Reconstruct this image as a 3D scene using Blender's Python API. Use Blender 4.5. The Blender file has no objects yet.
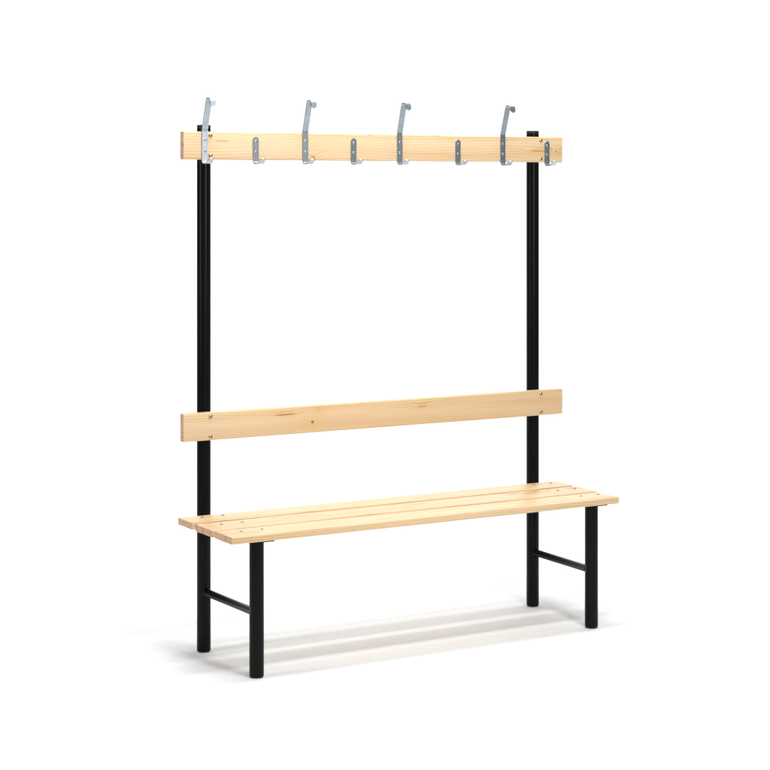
import bpy, bmesh, math, random
from mathutils import Vector, Matrix

random.seed(7)
sc = bpy.context.scene
col = sc.collection

# ------------------------------------------------------------------ camera
F, HORIZON, CAM_H = 1866.75, 185.88, 1.5241          # focal length and horizon in photo pixels (770 wide)
cam_d = bpy.data.cameras.new("camera")
cam = bpy.data.objects.new("camera", cam_d)
col.objects.link(cam)
cam.location = (0, 0, CAM_H)
cam.rotation_euler = (math.radians(90), 0, 0)
cam_d.sensor_width = 36
cam_d.lens = 36 * F / 770
cam_d.shift_y = -(385 - HORIZON) / 770
cam_d.clip_end = 200
sc.camera = cam

BX, BY, YAW = -0.5934, 6.1136, 0.5296                 # bench origin (foot of left post) and turn

# ------------------------------------------------------------------ node helpers
def new_mat(name):
    m = bpy.data.materials.new(name)
    m.use_nodes = True
    nt = m.node_tree
    return m, nt, nt.nodes["Principled BSDF"]

class G:
    """tiny expression helper over shader math nodes"""
    def __init__(self, nt): self.nt = nt
    def n(self, t, **kw):
        nd = self.nt.nodes.new(t)
        for k, v in kw.items(): setattr(nd, k, v)
        return nd
    def link(self, a, b): self.nt.links.new(a, b)
    def m(self, op, a, b=None, c=None, clamp=False):
        nd = self.n("ShaderNodeMath", operation=op, use_clamp=clamp)
        for i, v in enumerate((a, b, c)):
            if v is None: continue
            if isinstance(v, (int, float)): nd.inputs[i].default_value = v
            else: self.link(v, nd.inputs[i])
        return nd.outputs[0]
    def comb(self, x, y, z):
        nd = self.n("ShaderNodeCombineXYZ")
        for i, v in enumerate((x, y, z)):
            if isinstance(v, (int, float)): nd.inputs[i].default_value = v
            else: self.link(v, nd.inputs[i])
        return nd.outputs[0]
    def noise(self, vec, scale=1.0, detail=2.0, rough=0.5):
        nd = self.n("ShaderNodeTexNoise", noise_dimensions='3D')
        self.link(vec, nd.inputs["Vector"])
        nd.inputs["Scale"].default_value = scale
        nd.inputs["Detail"].default_value = detail
        nd.inputs["Roughness"].default_value = rough
        return nd.outputs["Fac"]
    def ramp(self, fac, stops, interp='LINEAR'):
        nd = self.n("ShaderNodeValToRGB")
        cr = nd.color_ramp; cr.interpolation = interp
        while len(cr.elements) < len(stops): cr.elements.new(0.5)
        for e, (p, c) in zip(cr.elements, stops):
            e.position = p; e.color = (*c, 1) if len(c) == 3 else c
        self.link(fac, nd.inputs[0])
        return nd.outputs[0]
    def mix(self, fac, a, b, blend='MIX'):
        nd = self.n("ShaderNodeMix", data_type='RGBA', blend_type=blend)
        if isinstance(fac, (int, float)): nd.inputs[0].default_value = fac
        else: self.link(fac, nd.inputs[0])
        for i, v in ((6, a), (7, b)):
            if isinstance(v, tuple): nd.inputs[i].default_value = (*v, 1)
            else: self.link(v, nd.inputs[i])
        return nd.outputs[2]

EARLY = (0.765, 0.548, 0.315)
LATE = (0.50, 0.262, 0.090)

def pine(name, seed, pith, knots=(), warm=0.0, ring=0.0075):
    """Clear-lacquered pine, cut from a log whose pith runs along x at (y, z) = pith.
    knots: (axis, x, w, rx, rw, darkness, swirl) ellipses on the x/w plane, w = 'z' or 'y' of the board."""
    m, nt, bs = new_mat(name)
    g = G(nt)
    tc = g.n("ShaderNodeTexCoord").outputs["Object"]
    sep = g.n("ShaderNodeSeparateXYZ"); g.link(tc, sep.inputs[0])
    X, Y, Z = sep.outputs
    sx = g.m('ADD', X, seed * 3.17)
    # slow warping of the log
    lowv = g.comb(g.m('MULTIPLY', sx, 1.4), g.m('MULTIPLY', Y, 5.0), g.m('MULTIPLY', Z, 5.0))
    low = g.m('SUBTRACT', g.noise(lowv, 1.0, 1.5), 0.5)
    midv = g.comb(g.m('MULTIPLY', sx, 5.0), g.m('MULTIPLY', Y, 30.0), g.m('MULTIPLY', Z, 30.0))
    mid = g.m('SUBTRACT', g.noise(midv, 1.0, 2.0), 0.5)
    dy = g.m('SUBTRACT', Y, pith[0]); dz = g.m('SUBTRACT', Z, pith[1])
    r = g.m('SQRT', g.m('ADD', g.m('MULTIPLY', dy, dy), g.m('MULTIPLY', dz, dz)))
    r = g.m('ADD', r, g.m('MULTIPLY', low, 0.045))
    r = g.m('ADD', r, g.m('MULTIPLY', mid, 0.0035))
    kmask = None; kcore = None
    for (ax, kx, kw, rx, rw, dark, swirl) in knots:
        W = Z if ax == 'z' else Y
        ux = g.m('SUBTRACT', X, kx); uw = g.m('SUBTRACT', W, kw)
        wob = g.m('MULTIPLY', mid, 0.9)
        ex = g.m('DIVIDE', ux, rx); ew = g.m('DIVIDE', uw, rw)
        d = g.m('ADD', g.m('SQRT', g.m('ADD', g.m('MULTIPLY', ex, ex), g.m('MULTIPLY', ew, ew))), wob)
        core = g.m('MULTIPLY', g.m('SMOOTH_MIN', 1.0, g.m('MAXIMUM', g.m('MULTIPLY', g.m('SUBTRACT', 1.25, d), 2.0), 0.0), 0.1), dark)
        kcore = core if kcore is None else g.m('MAXIMUM', kcore, core)
        if swirl:
            sx_, sw_ = swirl
            qx = g.m('DIVIDE', ux, sx_); qw = g.m('DIVIDE', uw, sw_)
            q = g.m('ADD', g.m('MULTIPLY', qx, qx), g.m('MULTIPLY', qw, qw))
            bump = g.m('EXPONENT', g.m('MULTIPLY', q, -1.0))
            r = g.m('ADD', r, g.m('MULTIPLY', bump, 0.016))
            kmask = bump if kmask is None else g.m('MAXIMUM', kmask, bump)
    ph = g.m('FRACT', g.m('DIVIDE', r, ring))
    rings = g.ramp(ph, [(0.0, (0, 0, 0)), (0.45, (0.12,) * 3), (0.80, (0.62,) * 3), (0.90, (1, 1, 1)), (1.0, (0, 0, 0))])
    # ring to ring variation and fibre
    fibv = g.comb(g.m('MULTIPLY', sx, 7.0), g.m('MULTIPLY', Y, 420.0), g.m('MULTIPLY', Z, 420.0))
    fib = g.noise(fibv, 1.0, 3.0, 0.6)
    strv = g.comb(g.m('MULTIPLY', sx, 0.9), g.m('MULTIPLY', Y, 38.0), g.m('MULTIPLY', Z, 38.0))
    strk = g.noise(strv, 1.0, 2.0)
    amt = g.m('MULTIPLY', rings, g.m('MULTIPLY_ADD', strk, 3.0, -0.72, clamp=True))
    base = g.mix(amt, EARLY, LATE)
    base = g.mix(g.m('MULTIPLY_ADD', fib, 0.5, -0.12, clamp=True), base, (0.60, 0.37, 0.165))
    tonev = g.comb(g.m('MULTIPLY', sx, 2.2), g.m('MULTIPLY', Y, 14.0), g.m('MULTIPLY', Z, 14.0))
    tone = g.noise(tonev, 1.0, 2.0)
    base = g.mix(g.m('MULTIPLY_ADD', tone, 1.6, -0.75 + warm, clamp=True), base, (0.74, 0.45, 0.23))
    pale = g.noise(g.comb(g.m('MULTIPLY', sx, 1.1), g.m('MULTIPLY', Y, 25.0), g.m('MULTIPLY_ADD', Z, 25.0, 9.0)), 1.0, 2.0)
    base = g.mix(g.m('MULTIPLY_ADD', pale, 1.8, -0.75, clamp=True), base, (0.79, 0.605, 0.405))
    if kmask is not None:
        base = g.mix(g.m('MULTIPLY', kmask, 0.55), base, (0.70, 0.43, 0.17))
    if kcore is not None:
        base = g.mix(kcore, base, (0.30, 0.115, 0.03))
    g.link(base, bs.inputs["Base Color"])
    bs.inputs["Roughness"].default_value = 0.42
    bs.inputs["Specular IOR Level"].default_value = 0.5
    bmp = g.n("ShaderNodeBump"); bmp.inputs["Strength"].default_value = 0.10; bmp.inputs["Distance"].default_value = 0.0006
    g.link(g.m('ADD', fib, amt), bmp.inputs["Height"]); g.link(bmp.outputs[0], bs.inputs["Normal"])
    # sawn end grain: same rings, darker because the open fibres soak up the lacquer
    m2, nt2, bs2 = new_mat(name + "_end_grain")
    g2 = G(nt2)
    tc = g2.n("ShaderNodeTexCoord").outputs["Object"]
    sep = g2.n("ShaderNodeSeparateXYZ"); g2.link(tc, sep.inputs[0])
    _, Y, Z = sep.outputs
    dy = g2.m('SUBTRACT', Y, pith[0]); dz = g2.m('SUBTRACT', Z, pith[1])
    r = g2.m('SQRT', g2.m('ADD', g2.m('MULTIPLY', dy, dy), g2.m('MULTIPLY', dz, dz)))
    nz = g2.noise(tc, 120.0, 3.0)
    ph = g2.m('FRACT', g2.m('DIVIDE', g2.m('MULTIPLY_ADD', nz, 0.002, r), ring * 0.8))
    c = g2.ramp(ph, [(0, (0.78, 0.53, 0.33)), (0.7, (0.66, 0.41, 0.24)), (0.9, (0.50, 0.27, 0.15)), (1, (0.78, 0.53, 0.33))])
    blot = g2.noise(tc, 45.0 + seed, 2.0)
    c = g2.mix(g2.m('MULTIPLY_ADD', blot, 3.0, -1.55, clamp=True), c, (0.33, 0.15, 0.085))
    g2.link(c, bs2.inputs["Base Color"])
    bs2.inputs["Roughness"].default_value = 0.7
    return m, m2

def steel_black():
    m, nt, bs = new_mat("black_powder_coat")
    g = G(nt)
    tc = g.n("ShaderNodeTexCoord").outputs["Object"]
    nz = g.noise(tc, 900.0, 2.0)
    sl = g.noise(tc, 3.0, 1.0)
    g.link(g.ramp(sl, [(0.3, (0.0030, 0.0031, 0.0034)), (0.7, (0.0048, 0.0049, 0.0053))]), bs.inputs["Base Color"])
    g.link(g.m('MULTIPLY_ADD', sl, 0.03, 0.25), bs.inputs["Roughness"])
    bs.inputs["Specular IOR Level"].default_value = 0.11
    b = g.n("ShaderNodeBump"); b.inputs["Strength"].default_value = 0.08; b.inputs["Distance"].default_value = 0.0004
    g.link(nz, b.inputs["Height"]); g.link(b.outputs[0], bs.inputs["Normal"])
    return m

def zinc():
    m, nt, bs = new_mat("zinc_plated_steel")
    g = G(nt)
    tc = g.n("ShaderNodeTexCoord").outputs["Object"]
    sep = g.n("ShaderNodeSeparateXYZ"); g.link(tc, sep.inputs[0])
    v = g.comb(g.m('MULTIPLY', sep.outputs[0], 700.0), g.m('MULTIPLY', sep.outputs[1], 40.0), g.m('MULTIPLY', sep.outputs[2], 40.0))
    br = g.noise(v, 1.0, 2.0)
    cl = g.noise(tc, 70.0, 3.0)
    g.link(g.ramp(cl, [(0.3, (0.43, 0.485, 0.53)), (0.7, (0.55, 0.605, 0.65))]), bs.inputs["Base Color"])
    bs.inputs["Metallic"].default_value = 0.92
    g.link(g.m('MULTIPLY_ADD', br, 0.16, 0.22), bs.inputs["Roughness"])
    return m

def flat(name, colr, rough, metal=0.0, spec=0.4):
    m, nt, bs = new_mat(name)
    g = G(nt)
    tc = g.n("ShaderNodeTexCoord").outputs["Object"]
    nz = g.noise(tc, 350.0, 2.0)
    lo = tuple(c * 0.8 for c in colr); hi = tuple(min(1, c * 1.2) for c in colr)
    g.link(g.ramp(nz, [(0.3, lo), (0.7, hi)]), bs.inputs["Base Color"])
    bs.inputs["Roughness"].default_value = rough
    bs.inputs["Metallic"].default_value = metal
    bs.inputs["Specular IOR Level"].default_value = spec
    return m

BLACK = steel_black()
ZINC = zinc()
CAP = flat("black_plastic_cap", (0.010, 0.010, 0.011), 0.45)
BOLT = flat("yellow_zinc_bolt", (0.50, 0.43, 0.25), 0.30, 0.9)
SLOT = flat("bolt_recess", (0.05, 0.04, 0.025), 0.5, 0.6)
SCREW = flat("steel_screw", (0.30, 0.29, 0.28), 0.32, 0.9)
HSCREW = flat("bright_screw", (0.46, 0.51, 0.55), 0.36, 0.95)

# ------------------------------------------------------------------ object helpers
ABS = {}                                                # absolute (bench space) origin of each object

def link(name, bm, mats, parent, origin=(0, 0, 0), smooth=True, angle=40):
    """bm is in coordinates local to `origin`; origin is in bench space"""
    me = bpy.data.meshes.new(name)
    bmesh.ops.recalc_face_normals(bm, faces=bm.faces)
    if smooth:
        for f in bm.faces: f.smooth = True
        for e in bm.edges:
            e.smooth = not (len(e.link_faces) == 2 and e.calc_face_angle(0) > math.radians(angle))
    bm.to_mesh(me); bm.free()
    for m in (mats if isinstance(mats, (list, tuple)) else [mats]): me.materials.append(m)
    o = bpy.data.objects.new(name, me)
    col.objects.link(o)
    o.parent = parent
    o.location = Vector(origin) - (ABS[parent.name] if parent.name in ABS else Vector((0, 0, 0)))
    ABS[o.name] = Vector(origin)
    return o

def copy_part(src, origin, parent):
    o = src.copy()
    col.objects.link(o)
    o.parent = parent
    o.location = Vector(origin) - ABS[parent.name]
    ABS[o.name] = Vector(origin)
    return o

def box_bm(sx, sy, sz, bev, seg=3):
    bm = bmesh.new()
    bmesh.ops.create_cube(bm, size=1)
    bmesh.ops.scale(bm, vec=(sx, sy, sz), verts=bm.verts)
    if bev: bmesh.ops.bevel(bm, geom=list(bm.edges), offset=bev, segments=seg, profile=0.5, affect='EDGES')
    return bm

def board_bm(sx, sy, sz, bev):
    """a sawn board: long edges eased all round, ends only slightly, end faces in material slot 1"""
    bm = bmesh.new()
    bmesh.ops.create_cube(bm, size=1)
    bmesh.ops.scale(bm, vec=(sx, sy, sz), verts=bm.verts)
    longe = [e for e in bm.edges if abs((e.verts[0].co - e.verts[1].co).normalized().x) > 0.9]
    bmesh.ops.bevel(bm, geom=longe, offset=bev, segments=4, profile=0.5, affect='EDGES')
    ende = [e for e in bm.edges if abs(abs(e.verts[0].co.x) - sx / 2) < 1e-6 and abs(e.verts[0].co.x - e.verts[1].co.x) < 1e-6]
    bmesh.ops.bevel(bm, geom=ende, offset=0.0012, segments=2, profile=0.5, affect='EDGES')
    bm.normal_update()
    for f in bm.faces:
        if abs(f.normal.x) > 0.9: f.material_index = 1
    return bm

def lathe_bm(profile, seg=32, axis='z'):
    """profile: [(r, h)...] closed at both ends by poles/discs"""
    bm = bmesh.new()
    rings = []
    for r, h in profile:
        rings.append([bm.verts.new((r * math.cos(2 * math.pi * i / seg), r * math.sin(2 * math.pi * i / seg), h)) for i in range(seg)])
    for a, b in zip(rings, rings[1:]):
        for i in range(seg):
            bm.faces.new((a[i], a[(i + 1) % seg], b[(i + 1) % seg], b[i]))
    bm.faces.new(rings[0][::-1]); bm.faces.new(rings[-1])
    if axis == 'front':                                  # +z of the profile points to -y
        bmesh.ops.rotate(bm, verts=bm.verts, cent=(0, 0, 0), matrix=Matrix.Rotation(math.radians(90), 3, 'X'))
    return bm

def rod_bm(a, b, r, seg=28):
    a, b = Vector(a), Vector(b)
    d = b - a
    n = d.length                                         # small weld fillet at both ends
    bm = lathe_bm([(r + .0030, 0), (r + .0026, .0022), (r + .0008, .0042), (r, .0062), (r, n - .0062), (r + .0008, n - .0042), (r + .0026, n - .0022), (r + .0030, n)], seg)
    q = Vector((0, 0, 1)).rotation_difference(d.normalized())
    bmesh.ops.rotate(bm, verts=bm.verts, cent=(0, 0, 0), matrix=q.to_matrix())
    bmesh.ops.translate(bm, verts=bm.verts, vec=a)
    return bm

def arc(c, r, a0, a1, n):
    return [(c[0] + r * math.cos(math.radians(a0 + (a1 - a0) * i / n)), c[1] + r * math.sin(math.radians(a0 + (a1 - a0) * i / n))) for i in range(n + 1)]

def fillet(pts, radii, n=7):
    out = [pts[0]]
    for i in range(1, len(pts) - 1):
        p0, p1, p2 = (Vector(p) for p in (pts[i - 1], pts[i], pts[i + 1]))
        u, v = (p0 - p1).normalized(), (p2 - p1).normalized()
        half = u.angle(v) / 2
        t = min(radii[i - 1] / math.tan(half), (p0 - p1).length * .49, (p2 - p1).length * .49)
        a, b = p1 + u * t, p1 + v * t
        for k in range(n + 1):
            s = k / n
            q = a * (1 - s) ** 2 + p1 * 2 * s * (1 - s) + b * s * s
            out.append(tuple(q))
    out.append(pts[-1])
    return out

def strip_bm(path, width, thick, round_start=True, round_end=True):
    """flat steel strip bent along path [(forward, up)...]; rounded ends; forward is -y"""
    pts = [Vector(p) for p in path]
    # resample so that rounded ends have stations
    L = [0]
    for a, b in zip(pts, pts[1:]): L.append(L[-1] + (b - a).length)
    tot = L[-1]
    R = width / 2
    st = set(L)
    for k in range(1, 8):
        q = R * (1 - math.cos(k / 8 * math.pi / 2))
        if round_start: st.add(q)
        if round_end: st.add(tot - q)
    if round_start: st.add(R); st.add(R * .003)
    if round_end: st.add(tot - R); st.add(tot - R * .003)
    st = sorted(s for s in st if (not round_start or s >= R * .003 - 1e-12) and (not round_end or s <= tot - R * .003 + 1e-12))
    st = [s for i, s in enumerate(st) if i == 0 or s - st[i - 1] > 1e-5]
    def at(s):
        for i in range(len(L) - 1):
            if s <= L[i + 1] + 1e-9:
                f = (s - L[i]) / (L[i + 1] - L[i]) if L[i + 1] > L[i] else 0
                return pts[i].lerp(pts[i + 1], f)
        return pts[-1]
    bm = bmesh.new()
    secs = []
    h = thick / 2; bv = thick * .22
    for s in st:
        p = at(s); e = 0.0012
        t = (at(min(tot, s + e)) - at(max(0, s - e))).normalized()
        nrm = Vector((-t.y, t.x))
        w = R
        if round_start and s < R: w = math.sqrt(max(0, R * R - (R - s) ** 2))
        if round_end and tot - s < R: w = min(w, math.sqrt(max(0, R * R - (R - (tot - s)) ** 2)))
        w = max(w, bv * 1.05)
        ring = []
        for (a, b) in ((-w + bv, -h), (w - bv, -h), (w, -h + bv), (w, h - bv), (w - bv, h), (-w + bv, h), (-w, h - bv), (-w, -h + bv)):
            q = p + nrm * b
            ring.append(bm.verts.new((a, -q.x, q.y)))
        secs.append(ring)
    for a, b in zip(secs, secs[1:]):
        for i in range(8):
            bm.faces.new((a[i], a[(i + 1) % 8], b[(i + 1) % 8], b[i]))
    bm.faces.new(secs[0][::-1]); bm.faces.new(secs[-1])
    return bm

# ------------------------------------------------------------------ the bench
bench = bpy.data.objects.new("changing_room_bench", None)
col.objects.link(bench)
bench.location = (BX, BY, 0)
bench.rotation_euler = (0, 0, YAW)
bench.empty_display_size = 0.2
bench["label"] = "pine changing room bench on black tube legs with backrest and a row of metal hooks"
bench["category"] = "bench"
ABS[bench.name] = Vector((0, 0, 0))

TR = 0.0228                                             # tube radius
LPOST = 1.3085
HPOST = 1.7233
ZT, ST = 0.4507, 0.0222                                 # seat top, slat thickness

def tube_profile(z0, z1, r):
    return [(r - .0012, z0), (r, z0 + .0012), (r, z1 - .001), (r - .001, z1)]

# posts with caps and feet
def foot_bm():
    return lathe_bm([(TR - .0045, 0), (TR - .0025, .0008), (TR - .0022, .0045)], 40)

post = link("post", lathe_bm(tube_profile(.004, HPOST - .010, TR), 48), BLACK, bench, (0, 0, 0))
post_cap = link("post_cap", lathe_bm([(TR - .0012, 0), (TR, .0012), (TR, .0075), (TR - .0012, .0098), (TR - .006, .0104)], 48), CAP, post, (0, 0, HPOST - .0097))
foot = link("foot_cap", foot_bm(), CAP, post, (0, 0, 0))
post2 = copy_part(post, (LPOST, 0, 0), bench)
copy_part(post_cap, (LPOST, 0, HPOST - .0097), post2)
copy_part(foot, (LPOST, 0, 0), post2)

# front legs
LEG_Y = -.375
leg_x = (.0064, 1.2936)
leg = link("leg", lathe_bm(tube_profile(.004, ZT - ST - .0045, TR), 48), BLACK, bench, (leg_x[0], LEG_Y, 0))
foot_l = copy_part(foot, (leg_x[0], LEG_Y, 0), leg)
leg2 = copy_part(leg, (leg_x[1], LEG_Y, 0), bench)
copy_part(foot_l, (leg_x[1], LEG_Y, 0), leg2)

# side rails between leg and post, and the flat plates that carry the slats
for (x0, x1) in ((0, leg_x[0]), (LPOST, leg_x[1])):
    link("side_rail", rod_bm((0, -TR * .86, 0), (x1 - x0, LEG_Y + TR * .86, .002), .0125), BLACK, bench, (x0, 0, .1965))
    link("support_plate", box_bm(.084, .398, .0042, .0010, 2), BLACK, bench, (.005 if x0 == 0 else 1.288, -.2195, ZT - ST - .0022))

# seat slats
slat_defs = [                                            # centre y, width, x start, x end, pith, seed, knots, warmth
    (-.081, .110, -.1035, 1.3890, (-.01, -.085), 1.3,
     [('y', -.50, .030, .006, .0025, .35, None), ('y', .335, .036, .011, .0030, .75, (.05, .012)), ('y', .385, .036, .007, .0025, .35, None)], .20),
    (-.2235, .125, -.1040, 1.3825, (.035, -.07), 4.1,
     [('y', .555, .043, .010, .0062, .55, (.05, .016))], .10),
    (-.3645, .123, -.1030, 1.3740, (.0, -.10), 8.6, [], -.02),
]
def screw_head_bm():
    bm = lathe_bm([(.0056, 0), (.0055, .0008), (.0043, .0019), (.0022, .0024)], 24)
    # drive recess standing for the cross slot: two thin dark bars, slightly proud
    for a in (0.4, 0.4 + math.pi / 2):
        b = box_bm(.0062, .0014, .0008, 0)
        bmesh.ops.rotate(b, verts=b.verts, cent=(0, 0, 0), matrix=Matrix.Rotation(a, 3, 'Z'))
        bmesh.ops.translate(b, verts=b.verts, vec=(0, 0, .0023 + (.0001 if a > 1 else 0)))
        me = bpy.data.meshes.new("tmp"); b.to_mesh(me); b.free()
        n0 = len(bm.faces); bm.from_mesh(me); bpy.data.meshes.remove(me)
        bm.faces.ensure_lookup_table()
        for f in bm.faces[n0:]: f.material_index = 1
    return bm
first_screw = None
for (yc, SW, xa, xb, pith, seed, kn, warm) in slat_defs:
    m = pine("pine_slat", seed, pith, kn, warm)
    s = link("seat_slat", board_bm(xb - xa, SW, ST, .0027), m, bench, ((xa + xb) / 2, yc, ZT - ST / 2))
    for xc in (0.003, 1.3085):
        for k, dx in enumerate((-.0365, .0365)):
            pos = (xc + dx - (.002 if xc > 1 and yc < -.3 else 0), yc + (.020 if yc > -.1 else .017), ZT - .0003)
            if first_screw is None:
                first_screw = link("screw", screw_head_bm(), [SCREW, SLOT], s, pos)
            else:
                c = copy_part(first_screw, pos, s)
                c.rotation_euler = (0, 0, random.uniform(0, 3))

# backrest and hook board on the front of the posts
E0, E1 = -.0949, 1.4051
BF, BT = -.0504, .0270
bxc = (E0 + E1) / 2
def to_local(x): return x - bxc
backrest = link("backrest", board_bm(1.5, BT, .0907, .004),
    pine("pine_backrest", 2.7, (-.012, -.115), [
        ('z', to_local(.277), .0215, .042, .0022, .85, (.05, .008)),
        ('z', to_local(.3766), -.0095, .0060, .0055, .95, (.055, .022)),
        ('z', to_local(.398), .034, .012, .012, .10, (.03, .02)),
        ('z', to_local(.806), .0165, .022, .0017, .60, (.05, .012))], .0), bench, (bxc, BF + BT / 2, .7418))
hook_board = link("hook_board", board_bm(1.5, BT, .0911, .004),
    pine("pine_hook_board", 6.2, (.05, -.14), [
        ('z', to_local(.044), .0155, .026, .0013, .75, None),
        ('z', to_local(.379), -.040, .0095, .010, .50, (.03, .02)),
        ('z', to_local(.425), -.012, .03, .0012, .30, None),
        ('z', to_local(1.296), -.0058, .032, .0013, .85, (.06, .008)),
        ('z', to_local(1.3765), -.0060, .0042, .0030, .55, (.02, .012)),
        ('z', to_local(1.392), -.0140, .0035, .0024, .50, None),
        ('z', to_local(.60), .043, .012, .004, .30, None),
        ('z', to_local(.868), .044, .012, .003, .35, None)], .0, .0085), bench, (bxc, BF + BT / 2, 1.65485))

def bolt_bm():
    bm = lathe_bm([(.0067, 0), (.0069, .0008), (.0062, .0026), (.0040, .0040), (.0018, .0045)], 28, 'front')
    b = box_bm(.0100, .0012, .0020, 0)
    bmesh.ops.rotate(b, verts=b.verts, cent=(0, 0, 0), matrix=Matrix.Rotation(.5, 3, 'Y'))
    bmesh.ops.translate(b, verts=b.verts, vec=(0, -.0042, 0))
    me = bpy.data.meshes.new("tmp"); b.to_mesh(me); b.free()
    n0 = len(bm.faces); bm.from_mesh(me); bpy.data.meshes.remove(me)
    bm.faces.ensure_lookup_table()
    for f in bm.faces[n0:]: f.material_index = 1
    return bm
first_bolt = None
for brd, z0, z1 in ((backrest, .6964, .7871), (hook_board, 1.6093, 1.7004)):
    for x in (0, LPOST):
        for z in (z0 + .0125, z1 - .0125):
            pos = (x + .0005, BF, z)
            if first_bolt is None: first_bolt = link("bolt", bolt_bm(), [BOLT, SLOT], brd, pos)
            else:
                c = copy_part(first_bolt, pos, brd)
                c.rotation_euler = (0, random.uniform(-1.5, 1.5), 0)

# hooks: bent flat steel, all on the front face of the hook board
ZB = 1.6093
TH = .0044
bx = TH / 2 + .0003
low = [(.0560, .0040), (.0360, -.0115), (bx, -.0115)]
tall_path = fillet(low + [(bx, .0960), (.0335, .1905), (.0370, .1985), (.0610, .1965), (.0680, .1720)],
                   [.014, .011, .030, .010, .006, .009])
small_path = fillet(low + [(bx, .0770)], [.014, .011])
HW = .0215

def hook_screw_bm():
    bm = lathe_bm([(.0046, 0), (.0045, .0006), (.0034, .0015), (.0016, .0018)], 24, 'front')
    for a in (.6, .6 + math.pi / 2):
        b = box_bm(.0052, .0007, .0011, 0)
        bmesh.ops.rotate(b, verts=b.verts, cent=(0, 0, 0), matrix=Matrix.Rotation(a, 3, 'Y'))
        bmesh.ops.translate(b, verts=b.verts, vec=(0, -.0017 - (.0001 if a > 1 else 0), 0))
        me = bpy.data.meshes.new("tmp"); b.to_mesh(me); b.free()
        n0 = len(bm.faces); bm.from_mesh(me); bpy.data.meshes.remove(me)
        bm.faces.ensure_lookup_table()
        for f in bm.faces[n0:]: f.material_index = 1
    return bm

hook_x = (-.0212, .1638, .3481, .5331, .7160, .9533, 1.1428, 1.3344)
proto = {}
hscrew = None
for i, x in enumerate(hook_x):
    kind = "hat_hook" if i % 2 == 0 else "coat_hook"
    pos = (x, BF, ZB)
    if kind not in proto:
        h = link(kind, strip_bm(tall_path if i % 2 == 0 else small_path, HW, TH), ZINC, bench, pos, angle=30)
        h["label"] = "tall zinc hook leaning forward with curled tip above the board" if i % 2 == 0 else "short zinc hook with round top"
        proto[kind] = h
    else:
        h = copy_part(proto[kind], pos, bench)
    h.rotation_euler = (0, random.uniform(-.008, .008), random.uniform(-.03, .03))
    for z in ((.0640, .0285) if i % 2 == 0 else (.0600, .0270)):
        sp = (x, BF - TH - .0003, ZB + z)
        if hscrew is None: hscrew = link("screw", hook_screw_bm(), [HSCREW, SLOT], h, sp)
        else:
            c = copy_part(hscrew, sp, h)
            c.rotation_euler = (0, random.uniform(0, 3), 0)

# ------------------------------------------------------------------ seamless white studio sweep
m, nt, bs = new_mat("white_studio_paper")
g = G(nt)
tc = g.n("ShaderNodeTexCoord").outputs["Object"]
g.link(g.ramp(g.noise(tc, 1.5, 4.0), [(0.3, (0.858, 0.866, 0.874)), (0.7, (0.874, 0.882, 0.890))]), bs.inputs["Base Color"])
bs.inputs["Roughness"].default_value = 0.75
bs.inputs["Specular IOR Level"].default_value = 0.2
bm = bmesh.new()
prof = [(-6.0, 0.0), (9.6, 0.0)]
prof += [(9.6 + 1.6 * math.sin(a), 1.6 - 1.6 * math.cos(a)) for a in [math.radians(90) * k / 24 for k in range(1, 25)]]
prof += [(11.2, 7.0)]
L_ = [bm.verts.new((-8, y, z)) for y, z in prof]
R_ = [bm.verts.new((8, y, z)) for y, z in prof]
for i in range(len(prof) - 1): bm.faces.new((L_[i], R_[i], R_[i + 1], L_[i + 1]))
me = bpy.data.meshes.new("floor")
for f in bm.faces: f.smooth = True
bm.to_mesh(me); bm.free()
me.materials.append(m)
fl = bpy.data.objects.new("floor", me)
col.objects.link(fl)
fl["kind"] = "structure"
fl["label"] = "seamless white studio floor curving up into a white backdrop"
fl["category"] = "floor"

# ------------------------------------------------------------------ light
w = bpy.data.worlds.new("World")
sc.world = w
w.use_nodes = True
bg = w.node_tree.nodes["Background"]
bg.inputs[0].default_value = (0.88, 0.955, 1.0, 1)
bg.inputs[1].default_value = 0.16

def area(name, loc, target, sx, sy, power, roll=0.0, colr=(1, 1, 1)):
    d = bpy.data.lights.new(name, 'AREA')
    d.shape = 'RECTANGLE'; d.size = sx; d.size_y = sy
    d.energy = power; d.color = colr
    o = bpy.data.objects.new(name, d)
    col.objects.link(o)
    o.location = loc
    z = (Vector(loc) - Vector(target)).normalized()
    x = Vector((math.cos(YAW), math.sin(YAW), 0)) if roll is None else Vector((1, 0, 0))
    x = (x - z * x.dot(z)).normalized()
    y = z.cross(x)
    o.rotation_euler = Matrix((x, y, z)).transposed().to_euler()
    return o

def bw(x, y, z):
    c, s = math.cos(YAW), math.sin(YAW)
    return (BX + c * x - s * y, BY + s * x + c * y, z)

area("strip_softbox", bw(.35, -1.78, 4.0), bw(.45, -.20, 0), 1.7, .46, 64, None)
area("overhead_softbox", bw(.35, -.52, 4.05), bw(.35, -.52, 0), 1.9, .36, 56, None)
area("ceiling_fill", (0, 6.0, 4.9), (0, 6.0, 0), 6.5, 5.0, 40, 0.0, (.90, .965, 1))  # added unseen overhead fill, gives the floor soft ambient light
area("left_strip_lamp", (-2.7, 4.7, 1.9), (0, 6.4, 1.4), .20, 2.0, 24, 0.0)
area("right_strip_lamp", (1.70, 3.45, 2.2), (0, 6.4, 1.2), .30, 2.2, 57, 0.0, (1, .985, .955))
area("backdrop_lamp", (0, 8.2, 4.6), (0, 11.0, 2.2), 7.0, 0.8, 250, 0.0)

sc.view_settings.view_transform = 'Standard'
sc.view_settings.look = 'None'
sc.view_settings.exposure = 0.0
sc.view_settings.gamma = 1.0
sc.view_settings.use_curve_mapping = False
